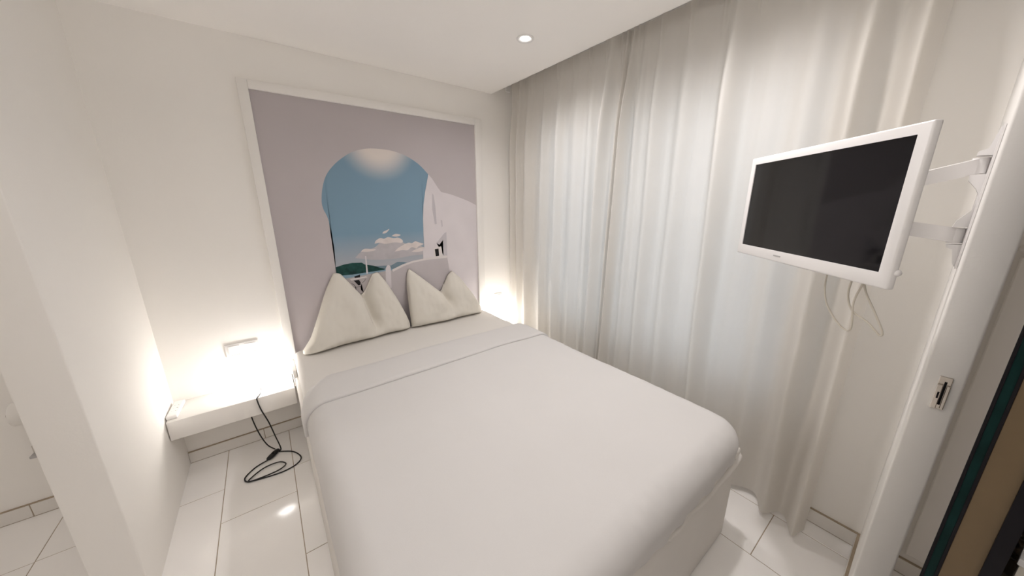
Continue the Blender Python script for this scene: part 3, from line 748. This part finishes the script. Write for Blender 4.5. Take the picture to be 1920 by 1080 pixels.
# ------------------------------------------------------------------ latch in the end of the divider wall
lt = thing('door_latch', 'small chrome latch plate set in the end of the divider wall', 'latch', (1.25, -0.066, 1.018))
def lb(nm, *a, m=M_CHROME, bev=.001): 
    bm = bmesh.new(); add_box(bm, *a, bev, 1); return obj(nm, bm, m, lt)
lb('plate', -.004, .002, -.010, .010, -.042, .042)
lb('bolt_housing', -.011, -.004, .001, .010, -.040, .022)
lb('bolt_housing', -.009, -.004, -.010, -.004, -.040, .022)
lb('slot', -.0055, -.0035, -.0035, .0005, -.030, .030, m=M_FRBLK, bev=0)
lb('catch', -.0125, -.011, .003, .006, -.012, .004, m=M_FRBLK, bev=0)

# ------------------------------------------------------------------ dark framed cabinet at the right edge
cab = thing('display_cabinet', 'tall cabinet with black frame, dark teal glass strip and tan door at right edge', 'cabinet', (1.0, -0.107, 0.0), math.radians(-9.5))
# local: x = depth away from the camera, -y = along the front to the right
def cb(nm, x0, x1, y0, y1, z0, z1, m, bev=.002, par=None):
    bm = bmesh.new(); add_box(bm, x0, x1, y0, y1, z0, z1, bev, 1); return obj(nm, bm, m, par or cab)
cb('frame_stile', .000, .022, -.0045, 0, 0, 2.0, M_FRBLK, .0005)
cb('glass_strip', .003, .018, -.0150, -.0045, 0.03, 1.97, M_TEAL, 0)
cb('frame_stile', .000, .022, -.0195, -.0150, 0, 2.0, M_FRBLK, .0005)
cb('door_panel', .002, .020, -.0580, -.0195, 0.03, 1.97, M_TAN, .0005)
cb('frame_stile', -.004, .022, -.0775, -.0580, 0, 2.0, M_FRBLK, .0005)
cb('shelf_board', .022, .24, -.44, -.0195, 0.695, 0.715, M_CABIN)
cb('back_panel', .24, .255, -.44, -.002, 0.0, 2.0, M_CABIN)
cb('side_panel', .022, .24, -.016, -.003, 0.0, 2.0, M_FRBLK)
cb('side_panel', .0, .255, -.455, -.44, 0.0, 2.0, M_FRBLK)
cb('bottom_board', .022, .24, -.44, -.016, 0.0, 0.05, M_FRBLK)
cb('top_board', .022, .24, -.44, -.016, 1.97, 2.0, M_FRBLK)

# ------------------------------------------------------------------ holders on the far left wall
tp = thing('toilet_roll', 'white toilet paper roll on the wall, half hidden by the niche wall', 'toilet roll', (-0.952, YB-.060, 0.556))
bm = bmesh.new()
rot = __import__('mathutils').Matrix.Rotation(PI/2, 3, 'Y')
add_lathe(bm, (0, 0), [(.020, -.05), (.050, -.05), (.052, -.048), (.052, .048), (.050, .05), (.020, .05), (.020, -.05)], 36)
bmesh.ops.rotate(bm, cent=(0, 0, 0), matrix=rot, verts=bm.verts); obj('paper', bm, M_PAPER, tp, angle=40)
bm = bmesh.new(); add_cyl(bm, (0, 0), .008, .008, -.068, .060, 16)
bmesh.ops.rotate(bm, cent=(0, 0, 0), matrix=rot, verts=bm.verts); obj('holder_rod', bm, M_CHROME, tp, angle=40)
bm = bmesh.new(); add_box(bm, .052, .062, 0, .059, -.012, .012, .002, 1); obj('holder_arm', bm, M_CHROME, tp)
hb = thing('brush_holder', 'small grey wall holder below the toilet roll, mostly behind the niche wall', 'brush holder', (-0.958, YB, 0.335))
bm = bmesh.new(); add_box(bm, -.042, .06, -.085, -.001, 0.0, .012, .002, 1); obj('shelf_plate', bm, M_GREY, hb)
bm = bmesh.new(); add_lathe(bm, (0, -.045), [(0, .012), (.036, .012), (.038, .016), (.038, .048), (.034, .048), (.034, .02), (0, .02)], 28); obj('cup', bm, M_CHROME, hb, angle=40)

# things on the cabinet shelf, just inside the corner of the frame
def cup(z, label):
    t = thing('cup', label, 'cup', (1.135, -0.224, z), 0, 'cups stacked on the cabinet shelf')
    bm = bmesh.new(); add_lathe(bm, (0, 0), [(0, 0), (.015, 0), (.018, .004), (.021, .030), (.0225, .044), (.024, .045), (.024, .047), (.021, .047), (.019, .030), (.014, .006), (0, .005)], 28)
    obj('body', bm, M_CHROME, t, smooth=True)
    bm = bmesh.new(); bmesh_pts = [(0.021*math.cos(a), .024+.014*math.sin(a)) for a in [PI*k/8-PI/2 for k in range(9)]]
    add_tube(bm, [Vector((-.012-x*.75, -.010-x*.3, z_)) for x, z_ in bmesh_pts], .0022, 8); obj('handle', bm, M_CHROME, t, smooth=True)
cup(.715, 'lowest small metal cup in the stack on the dark cabinet shelf')
cup(.764, 'middle small metal cup in the stack on the dark cabinet shelf')
cup(.813, 'topmost small metal cup in the stack on the dark cabinet shelf')
bx = thing('storage_box', 'small white lidded box beside the metal cups on the cabinet shelf', 'box', (1.07, -0.250, .7155), math.radians(-9.5))
bm = bmesh.new(); add_box(bm, -.03, .03, -.048, .040, 0, .082, .002, 2); obj('body', bm, M_CABLE, bx, angle=40)
bm = bmesh.new(); add_box(bm, -.033, .033, -.051, .043, .0825, .098, .002, 2); obj('lid', bm, M_PLAST, bx, angle=40)
